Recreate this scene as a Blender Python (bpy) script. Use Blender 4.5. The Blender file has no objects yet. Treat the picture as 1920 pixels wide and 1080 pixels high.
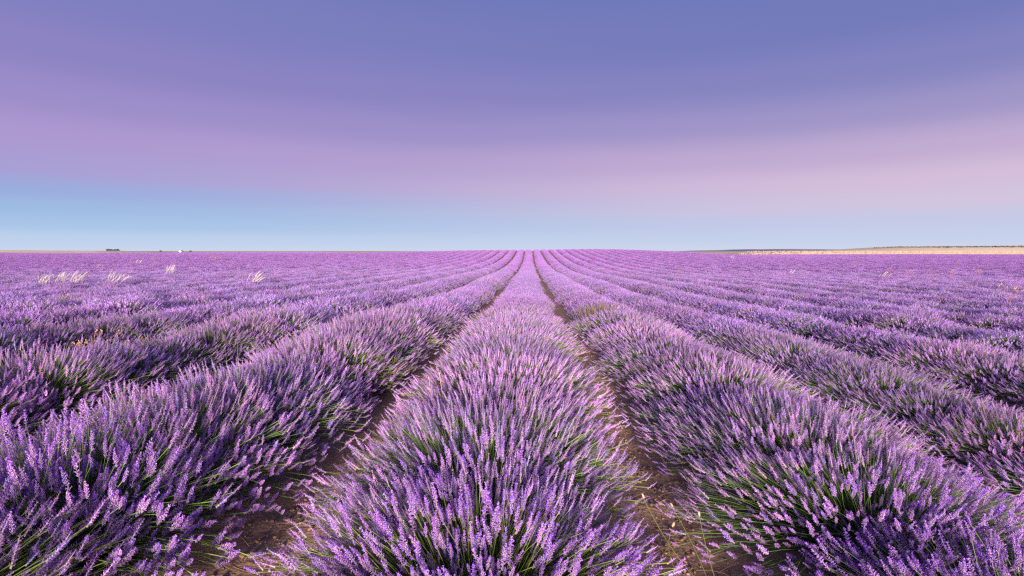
import bpy, math, random
import numpy as np

R = math.radians
rng = np.random.default_rng(11)
random.seed(11)
scene = bpy.context.scene
COL = scene.collection

# ------------------------------------------------------------------ camera
CAM_H = 1.30
FPX = 1067.0                     # focal length in pixels of the 1920 wide photograph (20 mm lens)
cam_d = bpy.data.cameras.new('camera')
cam_d.lens = 20.0
cam_d.sensor_width = 36.0
cam_d.clip_start = 0.05
cam_d.clip_end = 30000
cam = bpy.data.objects.new('camera', cam_d)
COL.objects.link(cam)
cam.location = (0, 0, CAM_H)
cam.rotation_euler = (R(90 - 3.72), 0, R(1.77))
scene.camera = cam

# ------------------------------------------------------------------ sky (world)
SUN_AZ = R(180)                  # 0 = +Y (view direction), clockwise: low behind the viewer, in line with the rows
SUN_EL = R(8)
world = bpy.data.worlds.new('World')
scene.world = world
world.use_nodes = True
nt = world.node_tree
nt.nodes.clear()
N = nt.nodes.new
L = nt.links.new


def srgb(r, g, b):
    f = lambda c: (c / 255 / 12.92) if c / 255 <= 0.04045 else ((c / 255 + 0.055) / 1.055) ** 2.4
    return (f(r), f(g), f(b), 1.0)


def ramp_node(tree, stops, interp='B_SPLINE'):
    n = tree.nodes.new('ShaderNodeValToRGB')
    n.color_ramp.interpolation = interp
    el = n.color_ramp.elements
    while len(el) > 1:
        el.remove(el[-1])
    el[0].position, el[0].color = stops[0]
    for p, c in stops[1:]:
        e = el.new(p)
        e.color = c
    return n


out = N('ShaderNodeOutputWorld')
bg = N('ShaderNodeBackground')
tc = N('ShaderNodeTexCoord')
sep = N('ShaderNodeSeparateXYZ')
L(tc.outputs['Generated'], sep.inputs[0])
# evening sky: pale blue at the horizon, a blue band, a mauve veil, violet blue above
left_sky = ramp_node(nt, [
    (0.000, srgb(200, 213, 237)), (0.018, srgb(187, 207, 236)), (0.038, srgb(163, 194, 231)), (0.060, srgb(152, 184, 226)),
    (0.084, srgb(149, 169, 220)), (0.112, srgb(164, 155, 210)), (0.160, srgb(170, 149, 206)), (0.205, srgb(155, 139, 200)),
    (0.260, srgb(141, 130, 194)), (0.340, srgb(126, 126, 190)), (0.440, srgb(112, 120, 184)), (0.650, srgb(92, 108, 172)), (1.000, srgb(78, 96, 160))], 'EASE')
right_sky = ramp_node(nt, [
    (0.000, srgb(204, 214, 236)), (0.022, srgb(196, 207, 234)), (0.045, srgb(196, 200, 230)), (0.070, srgb(208, 195, 222)),
    (0.105, srgb(211, 188, 217)), (0.150, srgb(192, 170, 208)), (0.200, srgb(158, 148, 198)), (0.260, srgb(130, 130, 190)),
    (0.320, srgb(114, 121, 185)), (0.420, srgb(104, 117, 183)), (0.650, srgb(90, 107, 172)), (1.000, srgb(78, 96, 160))], 'EASE')
# a little slow unevenness in the veil
noise = N('ShaderNodeTexNoise')
noise.inputs['Scale'].default_value = 1.6
noise.inputs['Detail'].default_value = 3
mp = N('ShaderNodeMapping')
mp.inputs['Scale'].default_value = (1.0, 1.0, 4.5)
L(tc.outputs['Generated'], mp.inputs[0])
L(mp.outputs[0], noise.inputs[0])
nz = N('ShaderNodeMath'); nz.operation = 'MULTIPLY_ADD'
nz.inputs[1].default_value = 0.03; nz.inputs[2].default_value = -0.015
L(noise.outputs[0], nz.inputs[0])
damp = N('ShaderNodeMath'); damp.operation = 'MULTIPLY'
L(nz.outputs[0], damp.inputs[0])
mr2 = N('ShaderNodeMapRange')
mr2.inputs['From Min'].default_value = 0.03; mr2.inputs['From Max'].default_value = 0.15
L(sep.outputs['Z'], mr2.inputs['Value'])
L(mr2.outputs[0], damp.inputs[1])
zz = N('ShaderNodeMath'); zz.operation = 'ADD'
L(sep.outputs['Z'], zz.inputs[0]); L(damp.outputs[0], zz.inputs[1])
L(zz.outputs[0], left_sky.inputs[0]); L(zz.outputs[0], right_sky.inputs[0])
azm = N('ShaderNodeMapRange')
azm.interpolation_type = 'SMOOTHSTEP'
azm.inputs['From Min'].default_value = -0.88; azm.inputs['From Max'].default_value = 0.68
L(sep.outputs['X'], azm.inputs['Value'])
mixs = N('ShaderNodeMix'); mixs.data_type = 'RGBA'
L(azm.outputs[0], mixs.inputs['Factor'])
L(left_sky.outputs[0], mixs.inputs['A']); L(right_sky.outputs[0], mixs.inputs['B'])
# physical sky of the same sun direction, lightly added
nish = N('ShaderNodeTexSky')
nish.sky_type = 'NISHITA'
nish.sun_disc = False
nish.sun_elevation = SUN_EL
nish.sun_rotation = SUN_AZ
addn = N('ShaderNodeMix'); addn.data_type = 'RGBA'; addn.blend_type = 'ADD'
addn.inputs['Factor'].default_value = 0.003
L(mixs.outputs['Result'], addn.inputs['A']); L(nish.outputs[0], addn.inputs['B'])
L(addn.outputs['Result'], bg.inputs['Color'])
bg.inputs['Strength'].default_value = 0.429      # 2 ** -exposure
L(bg.outputs[0], out.inputs[0])

# ------------------------------------------------------------------ sun
sd = bpy.data.lights.new('sun', 'SUN')
sd.energy = 5.0
sd.angle = R(9)
sd.color = (1.0, 0.86, 0.74)
sun = bpy.data.objects.new('sun', sd)
COL.objects.link(sun)
sun.rotation_euler = (R(90) - SUN_EL, 0, -SUN_AZ + math.pi)

# ------------------------------------------------------------------ exposure
vs = scene.view_settings
vs.view_transform = 'Standard'
vs.look = 'None'
vs.exposure = 1.22
vs.gamma = 1.0
vs.use_curve_mapping = False
cy = scene.cycles
cy.max_bounces = 7
cy.diffuse_bounces = 5
cy.glossy_bounces = 2
cy.transmission_bounces = 3
cy.use_denoising = False
cy.filter_width = 1.3


# ------------------------------------------------------------------ helpers
def link(o, parent=None):
    COL.objects.link(o)
    if parent is not None:
        o.parent = parent
    return o


def tag(o, label=None, cat=None, group=None, kind=None):
    if label: o['label'] = label
    if cat: o['category'] = cat
    if group: o['group'] = group
    if kind: o['kind'] = kind
    return o


def empty(name, loc, label, cat, group=None, rz=0.0):
    o = bpy.data.objects.new(name, None)
    o.empty_display_size = 0.1
    link(o)
    o.location = loc
    o.rotation_euler = (0, 0, rz)
    return tag(o, label, cat, group)


def mesh_np(name, v, f, mats, col=None, midx=None, smooth=False):
    """mesh from numpy arrays: v (n,3), f (m,3) or (m,4), col (n,3) point colours"""
    me = bpy.data.meshes.new(name)
    n, m, k = len(v), len(f), f.shape[1]
    me.vertices.add(n)
    me.vertices.foreach_set('co', np.ascontiguousarray(v, dtype=np.float32).ravel())
    me.loops.add(m * k)
    me.loops.foreach_set('vertex_index', np.ascontiguousarray(f, dtype=np.int32).ravel())
    me.polygons.add(m)
    me.polygons.foreach_set('loop_start', np.arange(0, m * k, k, dtype=np.int32))
    if midx is not None:
        me.polygons.foreach_set('material_index', np.ascontiguousarray(midx, dtype=np.int32))
    if smooth:
        me.polygons.foreach_set('use_smooth', np.ones(m, dtype=bool))
    me.update(calc_edges=True)
    for mt in mats:
        me.materials.append(mt)
    if col is not None:
        a = me.attributes.new('tone', 'FLOAT_COLOR', 'POINT')
        c4 = np.ones((n, 4), dtype=np.float32)
        c4[:, :3] = col
        a.data.foreach_set('color', c4.ravel())
    return me


def cat_parts(parts):
    """join (v, f, c) triples"""
    vs_, fs_, cs_, o = [], [], [], 0
    for v, f, c in parts:
        vs_.append(v); fs_.append(f + o); cs_.append(c); o += len(v)
    return np.concatenate(vs_), np.concatenate(fs_), np.concatenate(cs_)


def frames(d):
    """orthonormal frames whose third axis is d (n,3)"""
    d = d / np.linalg.norm(d, axis=1, keepdims=True)
    up = np.where(np.abs(d[:, 2:3]) > 0.95, np.array([[1.0, 0, 0]]), np.array([[0, 0, 1.0]]))
    a = np.cross(up, d); a /= np.linalg.norm(a, axis=1, keepdims=True)
    b = np.cross(d, a)
    return a, b, d


def bezier_tubes(p0, p1, p2, r0, r1, col0, col1, seg=3, sides=3):
    """thin tapering tubes along quadratic curves; p* (n,3), r* (n,), col* (n,3)"""
    n = len(p0)
    ts = np.linspace(0, 1, seg + 1)
    ring_v, ring_c = [], []
    for t in ts:
        p = (1 - t) ** 2 * p0 + 2 * t * (1 - t) * p1 + t * t * p2
        dd = 2 * (1 - t) * (p1 - p0) + 2 * t * (p2 - p1)
        a, b, _ = frames(dd + 1e-6)
        r = (r0 * (1 - t) + r1 * t)[:, None]
        for s in range(sides):
            an = 2 * math.pi * s / sides
            ring_v.append(p + r * (math.cos(an) * a + math.sin(an) * b))
            ring_c.append(col0 * (1 - t) + col1 * t)
    v = np.stack(ring_v, 1)          # n, (seg+1)*sides, 3
    c = np.stack(ring_c, 1)
    f = []
    for k in range(seg):
        for s in range(sides):
            a0, a1 = k * sides + s, k * sides + (s + 1) % sides
            f += [[a0, a1, a1 + sides], [a0, a1 + sides, a0 + sides]]
    f = np.array(f)
    m = v.shape[1]
    ff = (f[None] + (np.arange(n) * m)[:, None, None]).reshape(-1, 3)
    return v.reshape(-1, 3), ff, c.reshape(-1, 3)


def place_templates(tmpl, pos, axis, scale, roll, tint, pale):
    """copies of a template (v, f, c) with its z axis along axis"""
    tv, tf, tcq = tmpl
    n = len(pos)
    a, b, d = frames(axis)
    ca, sa = np.cos(roll)[:, None], np.sin(roll)[:, None]
    a2, b2 = a * ca + b * sa, -a * sa + b * ca
    s = scale[:, None, None]
    v = pos[:, None, :] + s * (tv[None, :, 0:1] * a2[:, None] + tv[None, :, 1:2] * b2[:, None] + tv[None, :, 2:3] * d[:, None])
    c = tcq[None] * tint[:, None, :]
    c = c * (1 - pale[:, None, None]) + PALE[None, None] * pale[:, None, None]
    f = (tf[None] + (np.arange(n) * len(tv))[:, None, None]).reshape(-1, 3)
    return v.reshape(-1, 3), f, c.reshape(-1, 3)


# ------------------------------------------------------------------ terrain
ROW_S = 1.75
ROW_X0 = -0.23


def sstep(x, a, b):
    t = np.clip((x - a) / (b - a), 0, 1)
    return t * t * (3 - 2 * t)


def terrain(x, y):
    x = np.asarray(x, dtype=float); y = np.asarray(y, dtype=float)
    z = -0.26 * sstep(y, 5, 20) - 0.27 * sstep(y, 18, 48)
    z = z - 0.20 * sstep(x, 0.5, 3.4) * (1 - sstep(y, 40, 90))
    lat = np.where(x < 13, np.exp(-((x - 13) / 62.0) ** 2), np.exp(-((x - 13) / 32.0) ** 2))
    hump = 1.90 * np.exp(-((y - 135) / np.where(y < 135, 38.0, 32.0)) ** 2) * lat
    z = z + hump
    z = z + 0.04 * np.sin(x * 0.11 + 1.0) * np.sin(y * 0.083) * sstep(y, 15, 40)
    z = z + 0.95 * sstep(-x, 25, 75) * (1 - 0.3 * sstep(-x, 110, 150)) * sstep(y, 60, 190)
    z = z + 0.42 * sstep(x, 45, 85) * sstep(y, 80, 175)
    return z


def field_end(x):
    x = np.asarray(x, dtype=float)
    return np.where(x < -20, 185 + np.clip(-x - 20, 0, 120) * 0.45, np.where(x < 30, 176, 185))


# ------------------------------------------------------------------ materials
def new_mat(name):
    m = bpy.data.materials.new(name)
    m.use_nodes = True
    m.node_tree.nodes.clear()
    return m, m.node_tree


def plant_mat(name, transl=0.3, rough=0.65, hue_var=0.03, val_var=0.25, spec=0.25, far=False):
    """colour from the mesh's own 'tone' colours, varied a little from plant to plant, with some light passing through"""
    m, t = new_mat(name)
    n = t.nodes.new; l = t.links.new
    o = n('ShaderNodeOutputMaterial')
    p = n('ShaderNodeBsdfPrincipled')
    p.inputs['Roughness'].default_value = rough
    p.inputs['Specular IOR Level'].default_value = spec
    tr = n('ShaderNodeBsdfTranslucent')
    mx = n('ShaderNodeMixShader'); mx.inputs[0].default_value = transl
    at = n('ShaderNodeAttribute'); at.attribute_name = 'tone'
    oi = n('ShaderNodeObjectInfo')
    hs = n('ShaderNodeHueSaturation')
    h = n('ShaderNodeMapRange')
    h.inputs['To Min'].default_value = 0.5 - hue_var; h.inputs['To Max'].default_value = 0.5 + hue_var
    l(oi.outputs['Random'], h.inputs['Value'])
    vmul = n('ShaderNodeMath'); vmul.operation = 'MULTIPLY'; vmul.inputs[1].default_value = 7.31
    vfr = n('ShaderNodeMath'); vfr.operation = 'FRACT'
    vv = n('ShaderNodeMapRange')
    vv.inputs['To Min'].default_value = 1 - val_var; vv.inputs['To Max'].default_value = 1 + val_var
    l(oi.outputs['Random'], vmul.inputs[0]); l(vmul.outputs[0], vfr.inputs[0]); l(vfr.outputs[0], vv.inputs['Value'])
    l(h.outputs[0], hs.inputs['Hue']); l(vv.outputs[0], hs.inputs['Value'])
    l(at.outputs['Color'], hs.inputs['Color'])
    l(hs.outputs[0], p.inputs['Base Color']); l(hs.outputs[0], tr.inputs['Color'])
    l(p.outputs[0], mx.inputs[1]); l(tr.outputs[0], mx.inputs[2])
    l(mx.outputs[0], o.inputs[0])
    return m


M_FLOWER = plant_mat('lavender flower', 0.38, 0.7, 0.018, 0.14, 0.15)
M_STEM = plant_mat('lavender stem', 0.25, 0.5, 0.02, 0.2, 0.3)
M_DRY = plant_mat('dry straw', 0.35, 0.6, 0.015, 0.15, 0.25)


def ground_mat(name, c_dark, c_mid, c_light, scale, bump, patch=None):
    m, t = new_mat(name)
    n = t.nodes.new; l = t.links.new
    o = n('ShaderNodeOutputMaterial')
    p = n('ShaderNodeBsdfPrincipled')
    p.inputs['Roughness'].default_value = 0.95
    p.inputs['Specular IOR Level'].default_value = 0.1
    g = n('ShaderNodeNewGeometry')
    a = n('ShaderNodeTexNoise'); a.inputs['Scale'].default_value = scale; a.inputs['Detail'].default_value = 8
    a.inputs['Roughness'].default_value = 0.65
    b = n('ShaderNodeTexNoise'); b.inputs['Scale'].default_value = scale * 9; b.inputs['Detail'].default_value = 6
    l(g.outputs['Position'], a.inputs[0]); l(g.outputs['Position'], b.inputs[0])
    mx = n('ShaderNodeMix'); mx.data_type = 'FLOAT'; mx.inputs[0].default_value = 0.45
    l(a.outputs[0], mx.inputs[2]); l(b.outputs[0], mx.inputs[3])
    rp = ramp_node(t, [(0.30, (*c_dark, 1)), (0.5, (*c_mid, 1)), (0.72, (*c_light, 1))], 'LINEAR')
    l(mx.outputs[0], rp.inputs[0])
    colour = rp.outputs[0]
    if patch:
        w = n('ShaderNodeTexNoise'); w.inputs['Scale'].default_value = patch[0]; w.inputs['Detail'].default_value = 4
        mpp = n('ShaderNodeMapping'); mpp.inputs['Scale'].default_value = patch[1]
        l(g.outputs['Position'], mpp.inputs[0]); l(mpp.outputs[0], w.inputs[0])
        st = n('ShaderNodeMapRange'); st.inputs['From Min'].default_value = patch[3]; st.inputs['From Max'].default_value = patch[3] + 0.05
        l(w.outputs[0], st.inputs['Value'])
        m2 = n('ShaderNodeMix'); m2.data_type = 'RGBA'
        l(st.outputs[0], m2.inputs['Factor']); l(colour, m2.inputs['A']); m2.inputs['B'].default_value = (*patch[2], 1)
        colour = m2.outputs['Result']
    l(colour, p.inputs['Base Color'])
    bp = n('ShaderNodeBump'); bp.inputs['Strength'].default_value = 0.8; bp.inputs['Distance'].default_value = bump
    l(mx.outputs[0], bp.inputs['Height']); l(bp.outputs[0], p.inputs['Normal'])
    l(p.outputs[0], o.inputs[0])
    return m


M_SOIL = ground_mat('field soil', (0.17, 0.093, 0.060), (0.34, 0.205, 0.132), (0.50, 0.33, 0.23), 6.0, 0.02)
M_LAND = ground_mat('dry land', (0.56, 0.41, 0.24), (0.70, 0.54, 0.35), (0.80, 0.66, 0.48), 0.02, 0.05,
                    (0.006, (1, 3.5, 1), (0.38, 0.22, 0.10), 0.56))
M_HILL = ground_mat('sandy hill', (0.56, 0.42, 0.29), (0.68, 0.54, 0.40), (0.76, 0.64, 0.50), 0.012, 0.3,
                    (0.004, (1, 1, 22), (0.24, 0.17, 0.11), 0.57))
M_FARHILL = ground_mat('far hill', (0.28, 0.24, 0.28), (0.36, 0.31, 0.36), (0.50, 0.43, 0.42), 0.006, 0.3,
                       (0.003, (1, 1, 25), (0.20, 0.19, 0.27), 0.52))  # purple-grey stands for distance haze, painted into the hill's colour

# ------------------------------------------------------------------ ground sheets


def grid_obj(name, xs, ys, zfun, mat, smooth=True):
    X, Y = np.meshgrid(xs, ys)
    Z = zfun(X, Y)
    v = np.stack([X, Y, Z], -1).reshape(-1, 3)
    nx, ny = len(xs), len(ys)
    i = (np.arange(ny - 1)[:, None] * nx + np.arange(nx - 1)[None]).ravel()
    f = np.stack([i, i + 1, i + nx + 1, i + nx], 1)
    me = mesh_np(name, v, f, [mat], smooth=smooth)
    o = link(bpy.data.objects.new(name, me))
    o['kind'] = 'structure'
    return o


def fractal(x, y, seed, octv, base):
    r = np.random.default_rng(seed)
    z = np.zeros_like(x)
    for k in range(octv):
        for _ in range(5):
            th = r.uniform(0, 2 * math.pi); ph = r.uniform(0, 6.28)
            fr = base * 1.9 ** k * r.uniform(0.8, 1.25)
            z += np.sin((x * math.cos(th) + y * math.sin(th)) * fr + ph) / 1.7 ** k / 5
    return z


def soil_z(X, Y):
    near = 1 - sstep(np.hypot(X, Y), 8, 14)
    # soil drawn up slightly under the rows, lumpy in the furrows
    u = np.cos((X - ROW_X0) / ROW_S * 2 * math.pi)
    lump = fractal(X, Y, 3, 5, 7.0)
    return terrain(X, Y) + near * (0.035 * u + 0.022 * lump)


def ext(a, far, k=1.12):
    out_ = [a]; st = 0.1
    while out_[-1] < far:
        out_.append(out_[-1] + st); st = min(st * k, 6.0)
    return out_


half = ext(6.0, 175)
xs = np.concatenate([-np.array(half[::-1]), np.arange(-5.95, 5.96, 0.05), np.array(half)])
ys = np.concatenate([np.arange(-2.0, 8.0, 0.05), np.array(ext(8.0, 240))])
ext_x = lambda: xs


def ground_z(X, Y):
    d = np.hypot(X, Y)
    z = terrain(X, Y)
    w = sstep(np.hypot(np.clip(np.abs(X) - 150, 0, None), np.clip(Y - 230, 0, None)), 0, 250)
    z = z * (1 - w) - 0.1 * w
    # gentle swell of the dry fields beyond the lavender
    z = z + w * (1.2 * np.sin(X * 0.004 + 0.6) * np.sin(Y * 0.0031 + 0.4))
    z = z - 0.06
    return z


big = [240.0]
while big[-1] < 9000:
    big.append(big[-1] * 1.12)
gx = np.concatenate([-np.array(big[::-1]), np.arange(-234, 235, 6.0), np.array(big)])
gy = np.concatenate([[-9000, -3000, -1000, -300, -60, -20], np.arange(-8, 240, 5.0), np.array(big)])
grid_obj('ground', gx, gy, ground_z, M_LAND)

# soil of the lavender field, cut along the field's end
X, Y = np.meshgrid(xs, ys)
Z = soil_z(X, Y)
v = np.stack([X, Y, Z], -1).reshape(-1, 3)
nx, ny = len(xs), len(ys)
ii = (np.arange(ny - 1)[:, None] * nx + np.arange(nx - 1)[None]).ravel()
fq = np.stack([ii, ii + 1, ii + nx + 1, ii + nx], 1)
keep = v[fq[:, 2], 1] <= field_end(v[fq[:, 2], 0]) + 1.0
me = mesh_np('field_soil', v, fq[keep], [M_SOIL], smooth=True)
o = link(bpy.data.objects.new('field_soil', me))
o['kind'] = 'structure'

# ------------------------------------------------------------------ far hills


def hill(name, px0, px1, dist, prof, depth, mat, seed):
    """a low ridge seen between two bearings; prof(t) = height of its top above the plain in metres"""
    x0, x1 = (px0 - 993) / FPX * dist, (px1 - 993) / FPX * dist
    hx = np.linspace(x0, x1, 160)
    hy = np.concatenate([np.linspace(dist - depth, dist, 22), np.linspace(dist, dist + depth * 1.5, 16)[1:]])

    def zf(XX, YY):
        t = (XX - x0) / (x1 - x0)
        h = prof(t)
        s = sstep(YY, dist - depth, dist) * (1 - sstep(YY, dist + depth * 0.5, dist + depth * 1.5))
        wob = fractal(XX, YY, seed, 4, 14.0 / (x1 - x0)) * 0.10
        ends = sstep(t, 0, 0.08) * (1 - sstep(t, 0.94, 1.0))
        return -1.5 + (h + 1.5) * s * ends * (1 + wob)
    return grid_obj(name, hx, hy, zf, mat)


# sandy slope on the right, longer than the frame
hill('sandy_hill', 1500, 2700, 620, lambda t: 2.4 + 3.4 * sstep(t, 0.05, 0.16) + 0.9 * sstep(t, 0.2, 0.5), 70, M_HILL, 5)
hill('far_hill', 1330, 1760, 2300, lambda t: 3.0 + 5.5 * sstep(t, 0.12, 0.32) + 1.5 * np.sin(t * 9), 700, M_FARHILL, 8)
hill('stubble_rise', -900, 240, 700, lambda t: 3.2 - 1.7 * sstep(t, 0.55, 0.98), 60, M_LAND, 9)

# ------------------------------------------------------------------ lavender spikes, three levels of detail
PALE = np.array([0.74, 0.51, 0.80])
VIOLET = np.array([0.45, 0.150, 0.95])
CALYX = np.array([0.64, 0.415, 0.68])
CALYX_B = np.array([0.40, 0.33, 0.30])


def spike_profile(t):
    return 0.55 + 0.55 * math.sin(min(1, t * 1.15 + 0.12) * math.pi) ** 0.8 if t < 0.9 else 0.6


def spike_full(seed):
    """one flower spike of unit length along z: whorls of calyces with small open corollas"""
    r = np.random.default_rng(seed)
    V, F, C = [], [], []

    def addtri(vs_, fs_, c):
        o_ = len(V)
        V.extend(vs_); F.extend([[o_ + i for i in q] for q in fs_])
        C.extend(c if isinstance(c, list) else [c] * len(vs_))
    nw = int(r.integers(7, 10))
    zs = np.linspace(0.04, 0.93, nw)
    if r.random() < 0.6:
        zs[0] -= 0.10
    # core
    for s in range(4):
        a0, a1 = s * math.pi / 2, (s + 1) * math.pi / 2
        addtri([(0.035 * math.cos(a0), 0.035 * math.sin(a0), -0.12), (0.035 * math.cos(a1), 0.035 * math.sin(a1), -0.12), (0, 0, 1.0)],
               [[0, 1, 2]], list(map(np.array, (CALYX_B * 0.7, CALYX_B * 0.7, CALYX_B))))
    for k, z0 in enumerate(zs):
        t = k / (nw - 1)
        pr = spike_profile(t)
        nf = 8 if t < 0.85 else 5
        ph = r.uniform(0, 6.28)
        for i in range(nf):
            an = ph + 2 * math.pi * i / nf + r.uniform(-0.3, 0.3)
            el = r.uniform(0.35, 0.95) + (0.5 if t > 0.85 else 0)
            d = np.array([math.cos(an) * math.cos(el), math.sin(an) * math.cos(el), math.sin(el)])
            sd_ = np.array([-math.sin(an), math.cos(an), 0.0])
            up = np.cross(d, sd_)
            ln = 0.115 * pr * r.uniform(0.8, 1.2)
            w = 0.030 * r.uniform(0.8, 1.2)
            p0 = np.array([0.02 * math.cos(an), 0.02 * math.sin(an), z0 + r.uniform(-0.02, 0.02)])
            p1 = p0 + d * ln
            mid = p0 + d * ln * 0.6
            cc = CALYX * r.uniform(0.75, 1.2) * np.array([1, r.uniform(0.9, 1.08), r.uniform(0.9, 1.15)])
            addtri([p0, mid + sd_ * w, mid + up * w, mid - sd_ * w, p1],
                   [[0, 1, 2], [0, 2, 3], [1, 4, 2], [2, 4, 3], [0, 3, 1], [1, 3, 4]],
                   [CALYX_B * 0.8, cc, cc, cc, cc * 0.8 + VIOLET * 0.25])
            if r.random() < 0.66:
                vcol = VIOLET * r.uniform(0.75, 1.25) * np.array([r.uniform(0.9, 1.25), 1, r.uniform(0.9, 1.1)])
                cs = 0.066 * r.uniform(0.7, 1.25)
                q = p1 - d * 0.01
                for sg in (1, -1):
                    tip = q + d * cs * 0.55 + sd_ * sg * cs * 0.75 + up * r.uniform(-0.4, 0.7) * cs
                    tip2 = q + d * cs * 0.9 + up * cs * 0.6 * r.uniform(-0.5, 1)
                    addtri([q - up * cs * 0.25, tip, tip2, q + up * cs * 0.3], [[0, 1, 2], [0, 2, 3]],
                           [vcol * 0.8, vcol * 1.1, vcol, vcol * 0.85])
    return np.array(V, float), np.array(F), np.array(C, float)


def spike_mid(seed):
    r = np.random.default_rng(seed)
    V, F, C = [], [], []
    nw = 8
    for s in range(3):
        a0, a1 = s * 2.094, (s + 1) * 2.094
        o_ = len(V)
        V += [(0.05 * math.cos(a0), 0.05 * math.sin(a0), -0.06), (0.05 * math.cos(a1), 0.05 * math.sin(a1), -0.06), (0, 0, 1)]
        F.append([o_, o_ + 1, o_ + 2]); C += [CALYX_B, CALYX_B, CALYX]
    for k in range(nw):
        t = k / (nw - 1); z0 = 0.02 + 0.9 * t; pr = spike_profile(t)
        ph = r.uniform(0, 6.28)
        for i in range(7):
            an = ph + i * 0.8976 + r.uniform(-0.35, 0.35)
            el = r.uniform(0.25, 0.9)
            d = np.array([math.cos(an) * math.cos(el), math.sin(an) * math.cos(el), math.sin(el)])
            sd_ = np.array([-math.sin(an), math.cos(an), r.uniform(-0.5, 0.5)])
            ln = 0.150 * pr * r.uniform(0.8, 1.2); w = 0.036 * pr * r.uniform(0.8, 1.2)
            p0 = np.array([0, 0, z0])
            cc = CALYX * r.uniform(0.75, 1.2)
            vc = VIOLET * r.uniform(0.75, 1.25) * np.array([r.uniform(0.9, 1.25), 1, r.uniform(0.9, 1.1)])
            if r.random() < 0.35:
                vc = cc
            o_ = len(V)
            V += [p0, p0 + d * ln * 0.62 + sd_ * w, p0 + d * ln * 0.62 - sd_ * w]
            C += [cc * 0.8, cc, cc]; F.append([o_, o_ + 1, o_ + 2])
            o_ = len(V)
            up = np.cross(d, sd_)
            V += [p0 + d * ln * 0.5 + up * w * 0.4, p0 + d * ln * 1.0 + sd_ * w * 1.0, p0 + d * ln * 1.05 - sd_ * w * 0.9]
            C += [vc, vc * 1.05, vc]; F.append([o_, o_ + 1, o_ + 2])
    return np.array(V, float), np.array(F), np.array(C, float)


def spike_low(seed):
    r = np.random.default_rng(seed)
    V, F, C = [], [], []
    MIX = VIOLET * 0.4 + CALYX * 0.6
    for k in range(4):
        z0 = 0.02 + 0.24 * k; ph = r.uniform(0, 6.28); pr = spike_profile(k / 3)
        for i in range(4):
            an = ph + i * 1.571 + r.uniform(-0.4, 0.4)
            el = r.uniform(0.3, 0.9)
            d = np.array([math.cos(an) * math.cos(el), math.sin(an) * math.cos(el), math.sin(el)])
            sd_ = np.array([-math.sin(an), math.cos(an), 0.8 * r.uniform(-1, 1)])
            vc = (VIOLET if r.random() < 0.43 else CALYX) * r.uniform(0.7, 1.1)
            p0 = np.array([0, 0, z0]); ln = 0.19 * pr; w = 0.085 * pr
            o_ = len(V)
            V += [p0 - d * 0.03, p0 + d * ln + sd_ * w, p0 + d * ln - sd_ * w]
            C += [MIX * 0.9, vc, vc]; F.append([o_, o_ + 1, o_ + 2])
    return np.array(V, float), np.array(F), np.array(C, float)


def spike_far(seed):
    r = np.random.default_rng(seed)
    V, F, C = [], [], []
    for i in range(3):
        a0 = i * 2.094 + r.uniform(-.3, .3); a1 = a0 + 2.094
        w = 0.15
        MIX = (VIOLET * 0.60 + CALYX * 0.40) * 0.64 * r.uniform(0.85, 1.15) * np.array([1.02, 0.90, 0.95])
        o_ = len(V)
        V += [(w * math.cos(a0), w * math.sin(a0), 0.4), (w * math.cos(a1), w * math.sin(a1), 0.35), (0, 0, 1.05), (0, 0, -0.1)]
        F += [[o_, o_ + 1, o_ + 2], [o_ + 1, o_, o_ + 3]]
        C += [MIX, MIX, MIX * 1.1, MIX * 0.9]
    return np.array(V, float), np.array(F), np.array(C, float)


T_FULL = [spike_full(100 + i) for i in range(8)]
T_MID = [spike_mid(200 + i) for i in range(6)]
T_LOW = [spike_low(300 + i) for i in range(6)]
T_FAR = [spike_far(400 + i) for i in range(4)]


# ------------------------------------------------------------------ bush layout


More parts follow.
